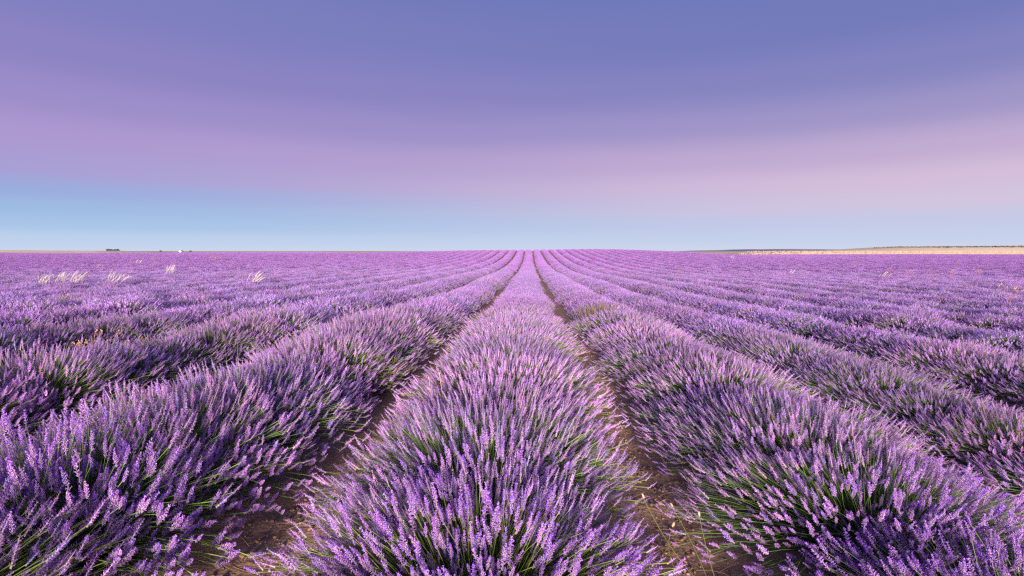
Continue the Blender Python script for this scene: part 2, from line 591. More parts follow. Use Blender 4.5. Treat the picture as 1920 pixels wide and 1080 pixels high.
def bush_layout(seed, n_sp, spread=1.0, height=1.0, sparse=0.0, wide=0.815, crest=0.60):
    """stems that fan out of one root: base, bend and tip of each, in the bush's own space (y along the row)"""
    r = np.random.default_rng(seed)
    ct = r.uniform(0.0, 1.0, n_sp) ** crest
    th = np.arccos(ct)
    ph = r.uniform(0, 2 * math.pi, n_sp)
    sx, sy = wide * spread, 0.92 * spread
    hz = 0.36 * height
    shell = 1.0 - (0.30 if wide > 0.77 else 0.2) * r.random(n_sp) ** 1.7
    shell *= r.normal(1.0, 0.045, n_sp)
    # uneven outline: a few lobes
    lob = 1 + 0.07 * np.sin(2 * ph + r.uniform(0, 6)) * np.sin(th) + 0.05 * np.sin(3 * ph + r.uniform(0, 6))
    st_ = np.sin(th) ** 0.95
    tip = np.stack([sx * st_ * np.cos(ph) * shell * lob,
                    sy * st_ * np.sin(ph) * shell * lob,
                    0.06 + hz * np.cos(th) ** 1.25 * shell * (1 + 0.07 * np.sin(3 * ph + th * 4))], 1)
    base = tip * np.array([0.26, 0.26, 0]) + np.stack([r.normal(0, 0.035, n_sp), r.normal(0, 0.05, n_sp), np.full(n_sp, 0.04)], 1)
    d = tip - base
    mid = base + d * 0.55 + np.stack([r.normal(0, 0.02, n_sp), r.normal(0, 0.02, n_sp), 0.015 + 0.05 * np.sin(th) * r.uniform(0.1, 1.2, n_sp)], 1)
    # spikes near the rim sag a little, those inside stand straighter
    ax = tip - mid
    ax = ax / np.linalg.norm(ax, axis=1, keepdims=True)
    ax = ax + r.normal(0, 0.14, (n_sp, 3)) + np.array([0.05, 0.02, 0.55])
    ax /= np.linalg.norm(ax, axis=1, keepdims=True)
    ln = r.uniform(0.038, 0.074, n_sp)
    if sparse > 0:
        k = r.random(n_sp) > sparse
        base, mid, tip, ax, ln, th = base[k], mid[k], tip[k], ax[k], ln[k], th[k]
    n = len(base)
    start = tip - ax * ln[:, None]
    pale = np.clip(r.normal(0.19, 0.14, n), 0, 0.6)
    tint = np.stack([r.normal(1.0, 0.10, n), r.normal(1.0, 0.06, n), r.normal(1.0, 0.06, n)], 1)
    bright = np.clip(r.normal(1.0, 0.13, n), 0.6, 1.4)[:, None]
    faded = r.random(n) < 0.035           # heads past their bloom
    tint[faded] *= np.array([0.72, 0.85, 0.50]); pale[faded] *= 0.4
    return dict(base=base, mid=mid, tip=tip, start=start, ax=ax, ln=ln, pale=pale, tint=tint * bright, roll=r.uniform(0, 6.28, n), n=n, seed=seed)


GREEN_A = np.array([0.035, 0.062, 0.015])  # stem feet: shade inside the bush, darkened into the green
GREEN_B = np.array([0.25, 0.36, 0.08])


def stems_mesh(lay, radius, seg=3, sides=3, frac=1.0):
    r = np.random.default_rng(lay['seed'] + 7)
    n = lay['n']
    k = np.arange(n) if frac >= 1 else np.nonzero(r.random(n) < frac)[0]
    m = len(k)
    j = r.uniform(0.75, 1.3, (m, 1))
    rr = np.full(m, radius)
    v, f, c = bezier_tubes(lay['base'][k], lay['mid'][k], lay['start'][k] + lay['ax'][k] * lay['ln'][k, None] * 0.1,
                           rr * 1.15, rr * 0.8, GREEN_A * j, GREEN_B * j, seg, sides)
    return v, f, c


def leaves_mesh(lay, n, wid, hgt=1.0):
    """narrow leaves and short green shoots filling the bush's lower half"""
    r = np.random.default_rng(lay['seed'] + 19)
    th = np.arccos(r.uniform(0.02, 1.0, n)); ph = r.uniform(0, 6.28, n)
    base = np.stack([np.cos(ph) * np.sin(th) * 0.20, np.sin(ph) * np.sin(th) * 0.24, np.full(n, 0.03)], 1) * r.uniform(0.3, 1.2, (n, 1))
    base[:, 2] = r.uniform(0.01, 0.10, n)
    ln = r.uniform(0.14, 0.33, n)
    d = np.stack([np.cos(ph) * np.sin(th), np.sin(ph) * np.sin(th), np.cos(th) * hgt + 0.12], 1)
    d = d / np.linalg.norm(d, axis=1, keepdims=True) + r.normal(0, 0.12, (n, 3))
    mid = base + d * ln[:, None] * 0.55
    tip = base + d * ln[:, None] + np.array([0, 0, 0.02])
    a, b, _ = frames(d)
    w = (wid * r.uniform(0.7, 1.3, n))[:, None]
    rl = r.uniform(0, 3.14, n)[:, None]
    s = a * np.cos(rl) + b * np.sin(rl)
    v = np.stack([base - s * w * 0.5, base + s * w * 0.5, mid - s * w, mid + s * w, tip], 1)
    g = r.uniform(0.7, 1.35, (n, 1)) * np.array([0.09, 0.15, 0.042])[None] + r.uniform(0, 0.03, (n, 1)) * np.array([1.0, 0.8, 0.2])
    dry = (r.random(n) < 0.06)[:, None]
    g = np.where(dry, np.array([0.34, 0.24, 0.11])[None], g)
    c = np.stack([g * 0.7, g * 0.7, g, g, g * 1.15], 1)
    f = np.array([[0, 1, 3], [0, 3, 2], [2, 3, 4]])
    ff = (f[None] + (np.arange(n) * 5)[:, None, None]).reshape(-1, 3)
    return v.reshape(-1, 3), ff, c.reshape(-1, 3)


def spikes_mesh(lay, tmpls, scale=1.0, sel=None):
    idx = np.arange(lay['n']) if sel is None else sel
    r = np.random.default_rng(lay['seed'] + 31)
    which = r.integers(0, len(tmpls), lay['n'])
    parts = []
    for q in range(len(tmpls)):
        k = idx[which[idx] == q]
        if len(k):
            parts.append(place_templates(tmpls[q], lay['start'][k], lay['ax'][k], lay['ln'][k] * scale, lay['roll'][k], lay['tint'][k], lay['pale'][k]))
    return cat_parts(parts)


# variants: (spread, height, sparse)
SHAPES = [(1.00, 1.00, 0.0), (1.03, 0.95, 0.05), (0.97, 1.06, 0.0), (1.04, 1.03, 0.1), (0.98, 0.92, 0.16), (1.01, 1.04, 0.06), (0.93, 0.86, 0.52)]
NV = len(SHAPES)
VAR = {'mid': [], 'low': [], 'far': []}
for i, (sp, hg, spa) in enumerate(SHAPES):
    lay = bush_layout(1000 + i, 1600, sp, hg, spa)
    VAR['mid'].append((mesh_np('flower_spikes', *spikes_mesh(lay, T_MID)[:2], [M_FLOWER], spikes_mesh(lay, T_MID)[2]),
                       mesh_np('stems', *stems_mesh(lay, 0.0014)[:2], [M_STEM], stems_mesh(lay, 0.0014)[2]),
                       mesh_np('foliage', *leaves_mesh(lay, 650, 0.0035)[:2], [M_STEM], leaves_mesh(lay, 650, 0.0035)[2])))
    lay = bush_layout(1500 + i, 1250, sp, hg, spa, 0.745, 0.50)
    s_ = spikes_mesh(lay, T_LOW, 1.08)
    st = stems_mesh(lay, 0.0019, 2, 3, 0.7)
    lf = leaves_mesh(lay, 260, 0.007)
    VAR['low'].append((mesh_np('flower_spikes', s_[0], s_[1], [M_FLOWER], s_[2]),
                       mesh_np('stems', st[0], st[1], [M_STEM], st[2]),
                       mesh_np('foliage', lf[0], lf[1], [M_STEM], lf[2])))
    lay2 = bush_layout(2000 + i, 1000, sp, hg, spa, 0.69, 0.46)
    s_ = spikes_mesh(lay2, T_FAR, 1.25)
    lf = leaves_mesh(lay2, 160, 0.012)
    VAR['far'].append((mesh_np('flower_spikes', s_[0], s_[1], [M_FLOWER], s_[2]),
                       mesh_np('foliage', lf[0], lf[1], [M_STEM], lf[2])))


def joined(meshes, name):
    """one mesh with two materials from a spikes mesh and green meshes (for the mass of the far field)"""
    V, F, C, MI, o_ = [], [], [], [], 0
    for me in meshes:
        n, m = len(me.vertices), len(me.polygons)
        v_ = np.empty(n * 3, np.float32); me.vertices.foreach_get('co', v_)
        f_ = np.empty(m * 3, np.int32); me.loops.foreach_get('vertex_index', f_)
        c_ = np.empty(n * 4, np.float32); me.attributes['tone'].data.foreach_get('color', c_)
        V.append(v_.reshape(-1, 3)); F.append(f_.reshape(-1, 3) + o_); C.append(c_.reshape(-1, 4)[:, :3])
        MI.append(np.full(m, 0 if me.materials[0] == M_FLOWER else 1)); o_ += n
    return mesh_np(name, np.concatenate(V), np.concatenate(F), [M_FLOWER, M_STEM], np.concatenate(C), np.concatenate(MI))


# ------------------------------------------------------------------ where the bushes stand
STEP = 0.74


def project(x, y, z):
    """world point to photograph pixels (1920 x 1080)"""
    yaw, pit = R(1.77), R(3.72)
    xr = x * math.cos(yaw) + y * math.sin(yaw)
    yr = -x * math.sin(yaw) + y * math.cos(yaw)
    zr = z - CAM_H
    dep = yr * math.cos(pit) - zr * math.sin(pit)
    vz = yr * math.sin(pit) + zr * math.cos(pit)
    dep = np.where(dep < 0.05, 0.05, dep)
    return 960 + FPX * xr / dep, 540 - FPX * vz / dep, dep


bx, by, brow = [], [], []
for k in range(-150, 110):
    r = np.random.default_rng(5000 + k)
    x0 = ROW_X0 + ROW_S * k + {0: 0.04, -1: 0.10, -2: 0.05}.get(k, 0.0)      # the rows were not set out quite evenly
    yend = float(field_end(x0))
    ystart = max(0.75, (abs(x0) - 5.0) / 0.98)
    if ystart >= yend:
        continue
    n = int((yend - 0.2) / STEP)
    yy = 0.75 + 0.35 * r.random() + STEP * np.arange(n) + r.normal(0, 0.06, n)
    if k == 0:
        yy += 1.02 - yy[0]
    if k == -1:
        yy += 1.35 - yy[0]
    if k == 1:
        yy += 0.95 - yy[0]
    xx = x0 + r.normal(0, 0.035, n)
    gone = (r.random(n) < 0.012) & (yy > 6)
    ok = (yy >= ystart) & (yy <= yend) & ~gone
    bx.append(xx[ok]); by.append(yy[ok]); brow.append(np.full(ok.sum(), k))
bx, by, brow = map(np.concatenate, (bx, by, brow))
bz = terrain(bx, by)
near_soil = np.hypot(bx, by) < 14
bz = bz + np.where(near_soil, 0.02, 0.0)
nb = len(bx)
r = np.random.default_rng(77)
bvar = np.where(r.random(nb) < 0.05, NV - 1, r.integers(0, NV - 1, nb))
brot = r.uniform(-0.35, 0.35, nb) + np.where(r.random(nb) < 0.5, 0, math.pi)
bs = np.clip(r.normal(1.0, 0.045, nb), 0.88, 1.12)
bsz = bs * np.clip(r.normal(1.0, 0.06, nb), 0.85, 1.2)
calm = sstep(by, 6, 22)        # farther rows are evenly clipped, the near bushes differ more
bs = bs * (1 - calm) + (1 + (bs - 1) * 0.45) * calm
bsz = bsz * (1 - calm) + (1 + (bsz - 1) * 0.4) * calm
bsz = bsz * (1 + 0.22 * (1 - sstep(by, 3.0, 9.0)) * (1 - sstep(bx, 0.3, 1.2)))
bsz = bsz * (1 + 0.14 * (1 - sstep(by, 9, 24)) * sstep(-bx, 1.0, 2.0))
dist = np.sqrt(bx ** 2 + by ** 2 + (bz + 0.3 - CAM_H) ** 2)

# in frame: the crown shows inside the photograph
pxs, pys, dep = project(bx, by, bz + 0.36)
rad = 0.5 / dep * FPX
inframe = (pxs + rad > 0) & (pxs - rad < 1920) & (pys - rad * 0.6 < 1080) & (by > 0.8)
order = np.argsort(np.where(inframe, dist, 1e9))
single = order[:300]
is_single = np.zeros(nb, bool)
is_single[single] = True

ORD = ['nearest', 'second', 'third', 'fourth', 'fifth', 'sixth', 'seventh', 'eighth', 'ninth', 'tenth', 'eleventh', 'twelfth', 'thirteenth',
       'fourteenth', 'fifteenth', 'sixteenth', 'seventeenth', 'eighteenth', 'nineteenth', 'twentieth', 'twenty-first', 'twenty-second',
       'twenty-third', 'twenty-fourth', 'twenty-fifth', 'twenty-sixth', 'twenty-seventh', 'twenty-eighth', 'twenty-ninth', 'thirtieth',
       'thirty-first', 'thirty-second', 'thirty-third', 'thirty-fourth', 'thirty-fifth', 'thirty-sixth']


def row_phrase(k):
    if k == 0:
        return 'in the middle row'
    side = 'left' if k < 0 else 'right'
    a = abs(k)
    return ('in the first row' if a == 1 else 'in the %s row' % ORD[a - 1]) + ' %s of the middle row' % side


rank = {}
for k in set(brow[single]):
    ids = [i for i in single if brow[i] == k]
    ids.sort(key=lambda i: by[i])
    for q, i in enumerate(ids):
        rank[i] = q

# flower spike meshes shared by every spike of the nearest bushes
FULL_ME = []
for tv, tf, tcq in T_FULL:
    for pale in (0.05, 0.22, 0.42):
        c = tcq * (1 - pale) + PALE * pale
        c = c * np.array([1.0 + 0.12 * (pale - 0.2), 1, 1])
        FULL_ME.append(mesh_np('flower_spike', tv, tf, [M_FLOWER], c))

from mathutils import Matrix, Vector
NEAR_D = 3.1
n_full = 0
SPECIAL = {}
for i in single:
    i = int(i)
    k = int(brow[i]); q = rank[i]
    nth = ORD[q] if q < len(ORD) else 'farther'
    lab = '%s purple lavender bush %s' % (nth + ('' if q == 0 else ' from the viewer,'), row_phrase(k))
    if q == 0:
        lab = 'purple lavender bush nearest the viewer ' + row_phrase(k)
    else:
        lab = 'purple lavender bush, %s from the viewer %s' % (nth, row_phrase(k))
    root = empty('lavender_bush', (bx[i], by[i], bz[i]), lab, 'lavender bush', 'lavender bushes growing in rows', brot[i])
    root.scale = (bs[i] * (0.94 if k == 0 and by[i] < 4 else 1.0), bs[i], bsz[i])
    d = dist[i]
    if d < NEAR_D:
        n_full += 1
        sp, hg, spa = SHAPES[bvar[i]]
        lay = bush_layout(9000 + i, 1600, sp, hg, spa * 0.6)
        # the spikes that show largest: nearest to the viewer and in frame
        ca, sa = math.cos(brot[i]), math.sin(brot[i])
        tx = bx[i] + bs[i] * (lay['tip'][:, 0] * ca - lay['tip'][:, 1] * sa)
        ty = by[i] + bs[i] * (lay['tip'][:, 0] * sa + lay['tip'][:, 1] * ca)
        tz = bz[i] + bsz[i] * lay['tip'][:, 2]
        ppx, ppy, dd = project(tx, ty, tz)
        vis = (ppx > -10) & (ppx < 1930) & (ppy < 1100)
        rk = np.argsort(np.where(vis, dd - 0.8 * (tz - bz[i]), 99 + dd))
        own = rk[:300]
        own = own[vis[own]]
        rest = np.setdiff1d(np.arange(lay['n']), own)
        rr = np.random.default_rng(i)
        A, B, D = frames(lay['ax'][own])
        for j, w in enumerate(own):
            pal = 0 if lay['pale'][w] < 0.12 else (1 if lay['pale'][w] < 0.3 else 2)
            o = bpy.data.objects.new('flower_spike', FULL_ME[int(rr.integers(0, 8)) * 3 + pal])
            COL.objects.link(o)
            o.parent = root
            s = float(lay['ln'][w])
            a_, b_, d_ = Vector(A[j]), Vector(B[j]), Vector(D[j])
            ro = lay['roll'][w]
            a2 = a_ * math.cos(ro) + b_ * math.sin(ro); b2 = b_ * math.cos(ro) - a_ * math.sin(ro)
            m = Matrix.Identity(4)
            for ax_i, vec in enumerate((a2, b2, d_)):
                for cc in range(3):
                    m[cc][ax_i] = vec[cc] * s
            m.translation = Vector(lay['start'][w])
            o.matrix_local = m
        parts = []
        if len(rest):
            s_ = spikes_mesh(lay, T_MID, 1.0, rest)
            parts.append(('flower_spikes', mesh_np('flower_spikes', s_[0], s_[1], [M_FLOWER], s_[2])))
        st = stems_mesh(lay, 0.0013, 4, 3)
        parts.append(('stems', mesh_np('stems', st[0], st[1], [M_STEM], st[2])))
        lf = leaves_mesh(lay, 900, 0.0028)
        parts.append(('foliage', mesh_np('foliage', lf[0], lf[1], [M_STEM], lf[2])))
    else:
        lod = 'mid' if d < 9.5 else 'low'
        a_ = VAR[lod][bvar[i]]
        parts = list(zip(('flower_spikes', 'stems', 'foliage'), a_))
    for nm, me in parts:
        o = bpy.data.objects.new(nm, me)
        COL.objects.link(o)
        o.parent = root
        o['kind'] = 'stuff'
print('bushes', nb, 'near', n_full)

# ------------------------------------------------------------------ the rest of the field: one mass
src = bpy.data.collections.new('lavender_sources')
names = []
for lod in ('mid', 'low', 'far'):
    for i in range(NV):
        ob = bpy.data.objects.new('source_%s_%d' % ({'mid': 'a', 'low': 'b', 'far': 'c'}[lod], i), joined(VAR[lod][i], 'lavender_clump'))
        src.objects.link(ob)
rest = np.nonzero(~is_single)[0]
pm = bpy.data.meshes.new('lavender_field')
pm.vertices.add(len(rest))
pm.vertices.foreach_set('co', np.stack([bx[rest], by[rest], bz[rest]], 1).astype(np.float32).ravel())
dj = dist[rest] * np.random.default_rng(8).uniform(0.72, 1.35, len(rest))
lodi = np.where(dist[rest] < 9.5, 0, np.where(dj < 58, 1, 2)) * NV + bvar[rest]
at = pm.attributes.new('vid', 'INT', 'POINT'); at.data.foreach_set('value', lodi.astype(np.int32))
at = pm.attributes.new('rot', 'FLOAT_VECTOR', 'POINT')
at.data.foreach_set('vector', np.stack([0 * brot[rest], 0 * brot[rest], brot[rest]], 1).astype(np.float32).ravel())
at = pm.attributes.new('scl', 'FLOAT_VECTOR', 'POINT')
at.data.foreach_set('vector', np.stack([bs[rest], bs[rest], bsz[rest]], 1).astype(np.float32).ravel())
pm.update()
field = link(bpy.data.objects.new('lavender_field', pm))
tag(field, 'purple lavender rows beyond the near bushes, running to the horizon', 'lavender field', None, 'stuff')
ng = bpy.data.node_groups.new('lavender_field', 'GeometryNodeTree')
ng.interface.new_socket('Geometry', in_out='INPUT', socket_type='NodeSocketGeometry')
ng.interface.new_socket('Geometry', in_out='OUTPUT', socket_type='NodeSocketGeometry')
gi = ng.nodes.new('NodeGroupInput'); go = ng.nodes.new('NodeGroupOutput')
ci = ng.nodes.new('GeometryNodeCollectionInfo')
ci.inputs['Collection'].default_value = src
ci.inputs['Separate Children'].default_value = True
ci.inputs['Reset Children'].default_value = True
ip = ng.nodes.new('GeometryNodeInstanceOnPoints')
ip.inputs['Pick Instance'].default_value = True


def named(name, dt):
    n = ng.nodes.new('GeometryNodeInputNamedAttribute')
    n.data_type = dt
    n.inputs['Name'].default_value = name
    return n.outputs['Attribute']


ng.links.new(gi.outputs[0], ip.inputs['Points'])
ng.links.new(ci.outputs[0], ip.inputs['Instance'])
ng.links.new(named('vid', 'INT'), ip.inputs['Instance Index'])
ng.links.new(named('rot', 'FLOAT_VECTOR'), ip.inputs['Rotation'])
ng.links.new(named('scl', 'FLOAT_VECTOR'), ip.inputs['Scale'])
ng.links.new(ip.outputs[0], go.inputs[0])
md = field.modifiers.new('rows', 'NODES')
md.node_group = ng

# ------------------------------------------------------------------ soil clods and straw in the furrows (nobody could count them)
r = np.random.default_rng(21)


def blob(seed, sub=1):
    rr = np.random.default_rng(seed)
    t = (1 + 5 ** 0.5) / 2
    vv = np.array([(-1, t, 0), (1, t, 0), (-1, -t, 0), (1, -t, 0), (0, -1, t), (0, 1, t), (0, -1, -t), (0, 1, -t), (t, 0, -1), (t, 0, 1), (-t, 0, -1), (-t, 0, 1)], float)
    ff = np.array([(0, 11, 5), (0, 5, 1), (0, 1, 7), (0, 7, 10), (0, 10, 11), (1, 5, 9), (5, 11, 4), (11, 10, 2), (10, 7, 6), (7, 1, 8),
                   (3, 9, 4), (3, 4, 2), (3, 2, 6), (3, 6, 8), (3, 8, 9), (4, 9, 5), (2, 4, 11), (6, 2, 10), (8, 6, 7), (9, 8, 1)])
    vv /= np.linalg.norm(vv, axis=1, keepdims=True)
    vv *= rr.uniform(0.6, 1.2, (12, 1)) * np.array([1.1, 1.0, 0.7])
    return vv, ff


def furrow_points(n, ymax, wid):
    k = r.integers(-4, 5, n)
    y = 0.9 + (ymax - 0.9) * r.random(n) ** 1.6
    x = ROW_X0 + ROW_S * (k + 0.5) + r.normal(0, wid, n)
    return x, y, soil_z(x, y)


n = 14000
x, y, z = furrow_points(n, 9, 0.17)
sz = 0.003 + 0.011 * r.random(n) ** 2.4
parts = []
for q in range(6):
    kk = np.arange(q, n, 6)
    tv, tf = blob(600 + q)
    ax = r.normal(0, 0.5, (len(kk), 3)) + np.array([0, 0, 1.0])
    tone = r.uniform(0.65, 1.35, (len(kk), 1)) * np.array([0.26, 0.16, 0.115])
    parts.append(place_templates((tv, tf, np.ones((12, 3))), np.stack([x[kk], y[kk], z[kk] + sz[kk] * 0.3], 1), ax, sz[kk], r.uniform(0, 6.28, len(kk)), tone, np.zeros(len(kk))))
v_, f_, c_ = cat_parts(parts)
M_CLOD = plant_mat('soil clod', 0.0, 0.95, 0.0, 0.0, 0.05)
o = link(bpy.data.objects.new('soil_clods', mesh_np('soil_clods', v_, f_, [M_CLOD], c_)))
tag(o, 'small brown clods of earth scattered in the furrows', 'soil clods', None, 'stuff')

n = 6000
x, y, z = furrow_points(n, 9, 0.20)
an = r.uniform(0, 6.28, n); ln = r.uniform(0.04, 0.17, n)
p0 = np.stack([x, y, z + 0.006], 1)
d = np.stack([np.cos(an), np.sin(an), r.uniform(-0.02, 0.12, n)], 1) * ln[:, None]
p1 = p0 + d * 0.5 + np.stack([r.normal(0, .012, n), r.normal(0, .012, n), np.abs(r.normal(0.0, 0.025, n))], 1)
p2 = p0 + d
p2[:, 2] = np.maximum(p2[:, 2], soil_z(p2[:, 0], p2[:, 1]) + 0.004)
tone = r.uniform(0.6, 1.25, (n, 1)) * np.array([0.42, 0.27, 0.14])
v_, f_, c_ = bezier_tubes(p0, p1, p2, np.full(n, 0.0014), np.full(n, 0.0008), tone, tone * 1.1, 3, 3)
o = link(bpy.data.objects.new('dry_straw', mesh_np('dry_straw', v_, f_, [M_DRY], c_)))
tag(o, 'thin dry straw and stalks littering the furrows', 'straw', None, 'stuff')


# fallen petals
n = 4200
x, y, z = furrow_points(n, 9, 0.24)
tv_ = np.array([(-1, -0.6, 0), (1, -0.5, 0.2), (0.1, 1, -0.1)], float)
v_, f_, c_ = place_templates((tv_, np.array([[0, 1, 2]]), np.ones((3, 3))), np.stack([x, y, z + 0.006], 1), r.normal(0, 0.5, (n, 3)) + np.array([0, 0, 1.0]),
                             r.uniform(0.003, 0.006, n), r.uniform(0, 6, n), r.uniform(0.6, 1.2, (n, 1)) * np.array([0.34, 0.17, 0.50]), np.zeros(n))
o = link(bpy.data.objects.new('fallen_petals', mesh_np('fallen_petals', v_, f_, [M_FLOWER], c_)))
tag(o, 'purple petals fallen on the soil of the furrows', 'petals', None, 'stuff')


# ------------------------------------------------------------------ feather grass and weeds standing in the rows
def at_px(px, y_):
    """ground point under the photograph's column px at depth y_"""
    x_ = (px - 993) / FPX * y_
    return x_, y_, float(terrain(x_, y_))


def plume_mesh(seed, col):
    """one feathery awn plume: hairs combed along a bending stem, unit height about 1 m"""
    rr = np.random.default_rng(seed)
    m = 26
    lean = rr.uniform(0.25, 0.5)
    t0 = rr.uniform(0.42, 0.75, m)

    def cv(t):
        return np.stack([lean * t ** 2.2, 0.05 * np.sin(t * 3), t * (1 - 0.18 * t)], -1)
    p0 = cv(t0)
    t2 = np.clip(t0 + rr.uniform(0.18, 0.34, m), 0, 1.05)
    p2 = cv(t2) + rr.normal(0, 0.014, (m, 3))
    p1 = cv((t0 + t2) / 2) + rr.normal(0, 0.010, (m, 3)) + np.array([-0.01, 0, 0.012])
    c = np.tile(col, (m, 1)) * rr.uniform(0.85, 1.15, (m, 1))
    hairs = bezier_tubes(p0, p1, p2, np.full(m, 0.0024), np.full(m, 0.0009), c, c * 1.05, 3, 3)
    s0, s1, s2 = cv(np.array([0.0])), cv(np.array([0.3])), cv(np.array([0.62]))
    cs = np.array([[0.36, 0.30, 0.14]])
    stem = bezier_tubes(s0, s1, s2, np.array([0.003]), np.array([0.002]), cs, cs * 1.2, 4, 3)
    v_, f_, c_ = cat_parts([hairs, stem])
    return mesh_np('plume', v_, f_, [M_DRY], c_)


PLUMES = [plume_mesh(700 + i, np.array([0.80, 0.74, 0.68])) for i in range(5)]
TANP = [plume_mesh(720 + i, np.array([0.66, 0.50, 0.30])) for i in range(3)]


def grass_tuft(loc, n_, hgt, wide, label, seed, meshes=PLUMES, name='feather_grass', lean=0.0):
    rr = np.random.default_rng(seed)
    root = empty(name, loc, label, 'grass', 'pale grass tufts standing out of the lavender')
    for _ in range(n_):
        o = bpy.data.objects.new('plume', meshes[int(rr.integers(0, len(meshes)))])
        COL.objects.link(o)
        o.parent = root
        o.location = (rr.normal(0, wide), rr.normal(0, wide * 0.5), 0)
        s = hgt * rr.uniform(0.75, 1.1)
        o.scale = (s * rr.uniform(0.6, 1.5), s, s)
        o.rotation_euler = (rr.normal(0, 0.08), rr.normal(lean, 0.12), rr.normal(0, 0.45))
    return root


grass_tuft(at_px(306, 33), 13, 1.0, 0.22, 'farthest of the white feathery grass tufts, alone behind the others on the left', 1, lean=-0.12)
grass_tuft(at_px(114, 21.5), 16, 0.92, 0.17, 'bright white feathery grass tuft, right one of three beside the left edge', 2, lean=0.08)
grass_tuft(at_px(86, 21.8), 13, 0.92, 0.15, 'duller feathery grass tuft, middle one of three beside the left edge', 3)
grass_tuft(at_px(52, 21.0), 12, 0.92, 0.13, 'feathery grass tuft nearest the left edge of the field', 4)
grass_tuft(at_px(190, 21.5), 13, 0.95, 0.14, 'feathery grass tuft bent to the right between two other white tufts', 5, lean=0.12)
grass_tuft(at_px(460, 22.0), 11, 0.92, 0.14, 'small white feathery grass tuft, rightmost of those on the left', 6, lean=0.1)
grass_tuft(at_px(243, 66), 14, 1.0, 0.45, 'small pale grass tuft far off on the left, beyond the white tufts', 7, lean=0.05)
grass_tuft(at_px(393, 84), 12, 1.25, 0.3, 'tan grass clump far off left of the middle rows', 8, TANP, 'dry_grass')
grass_tuft(at_px(166, 52), 14, 0.8, 0.7, 'tan dry grass patch far off near the left edge', 9, TANP, 'dry_grass')
grass_tuft(at_px(275, 62), 9, 0.8, 0.4, 'low tan grass beside the farthest white tuft', 10, TANP, 'dry_grass')
grass_tuft(at_px(912, 24), 13, 0.66, 0.20, 'cream dry grass in the first row left of the middle row', 11, TANP, 'dry_grass')
grass_tuft(at_px(1366, 92), 8, 1.05, 0.35, 'pale grass tuft far off on the right below the distant hills', 12)
grass_tuft(at_px(1474, 42), 6, 0.85, 0.15, 'thin pale grass far out in the right rows', 13)
grass_tuft(at_px(1642, 34), 6, 0.85, 0.12, 'thin white grass among the rows on the right', 14)


def weed_mesh(seed, stem_c, tip_c, n_br=9):
    """a dry branching weed, about 1 m tall: forked stems that end in small bract clusters"""
    rr = np.random.default_rng(seed)
    P0, P1, P2, R0, R1 = [], [], [], [], []
    tips = []
    top = np.array([0.05, 0, 0.55])
    P0.append((0, 0, 0)); P1.append((0.0, 0.02, 0.3)); P2.append(top); R0.append(0.006); R1.append(0.004)
    for i in range(n_br):
        a = rr.uniform(0, 6.28); sp = rr.uniform(0.1, 0.34)
        e = top + np.array([math.cos(a) * sp, math.sin(a) * sp, rr.uniform(0.22, 0.45)])
        s = top * rr.uniform(0.75, 1.0)
        P0.append(s); P1.append((s + e) / 2 + np.array([math.cos(a), math.sin(a), -0.6]) * 0.05); P2.append(e); R0.append(0.004); R1.append(0.0022)
        for _ in range(4):
            b = rr.uniform(0, 6.28); q = e + np.array([math.cos(b) * 0.05, math.sin(b) * 0.05, rr.uniform(0.02, 0.09)])
            P0.append(e - (e - s) * 0.15); P1.append((e + q) / 2); P2.append(q); R0.append(0.0022); R1.append(0.0018)
            tips.append(q)
    A = [np.array(a, float) for a in (P0, P1, P2)]
    c = np.tile(stem_c, (len(P0), 1))
    stems = bezier_tubes(*A, np.array(R0), np.array(R1), c, c, 3, 3)
    tips = np.array(tips); m = len(tips)
    tv, tf = blob(seed)
    heads = place_templates((tv * np.array([1, 1, 1.6]), tf, np.ones((12, 3))), tips, rr.normal(0, 0.3, (m, 3)) + np.array([0, 0, 1.0]),
                            rr.uniform(0.009, 0.017, m), rr.uniform(0, 6, m), rr.uniform(0.8, 1.2, (m, 1)) * tip_c, np.zeros(m))
    return (mesh_np('stems', stems[0], stems[1], [M_DRY], stems[2]), mesh_np('seed_heads', heads[0], heads[1], [M_DRY], heads[2]))


def weed(loc, h, label, seed, stem_c=(0.52, 0.28, 0.24), tip_c=(0.62, 0.33, 0.20)):
    a, b = weed_mesh(seed, np.array(stem_c), np.array(tip_c))
    root = empty('dry_weed', loc, label, 'weed', 'dry weeds standing in the lavender', seed * 1.3)
    root.scale = (h, h, h)
    for nm, me_ in (('stems', a), ('seed_heads', b)):
        o_ = bpy.data.objects.new(nm, me_)
        COL.objects.link(o_); o_.parent = root
        o_['kind'] = 'stuff'
    return root


weed(at_px(157, 5.05), 0.56, 'branching orange dry weed in the near rows on the left', 801)
weed(at_px(222, 5.0), 0.50, 'low ochre dry weed just right of the orange weed', 802, (0.42, 0.30, 0.18), (0.50, 0.33, 0.18))
wl = [(1736, 30, 'reddish weed far out in the rows on the right'), (1768, 33, 'tan weed beside a reddish weed in the right rows'),
      (1690, 33, 'orange weed left of the reddish weed in the right rows'), (1812, 36, 'small orange weed near the right edge far out'),
      (1655, 40, 'dry reddish weed farthest left of those on the right'), (1874, 16, 'orange dry weed close to the right edge in the middle distance'),
      (1776, 62, 'faint tan weed near the field end on the right'), (1590, 60, 'faint orange weed below the sandy hill'),
      (1270, 30, 'small tan weed in the third row right of the middle'), (275, 70, 'small tan weed far off on the left')]
for q, (px_, y_, lab) in enumerate(wl):
    weed(at_px(px_, y_), 0.78, lab, 810 + q, (0.50, 0.25, 0.20), (0.70, 0.34, 0.24) if q % 2 == 0 else (0.74, 0.50, 0.28))


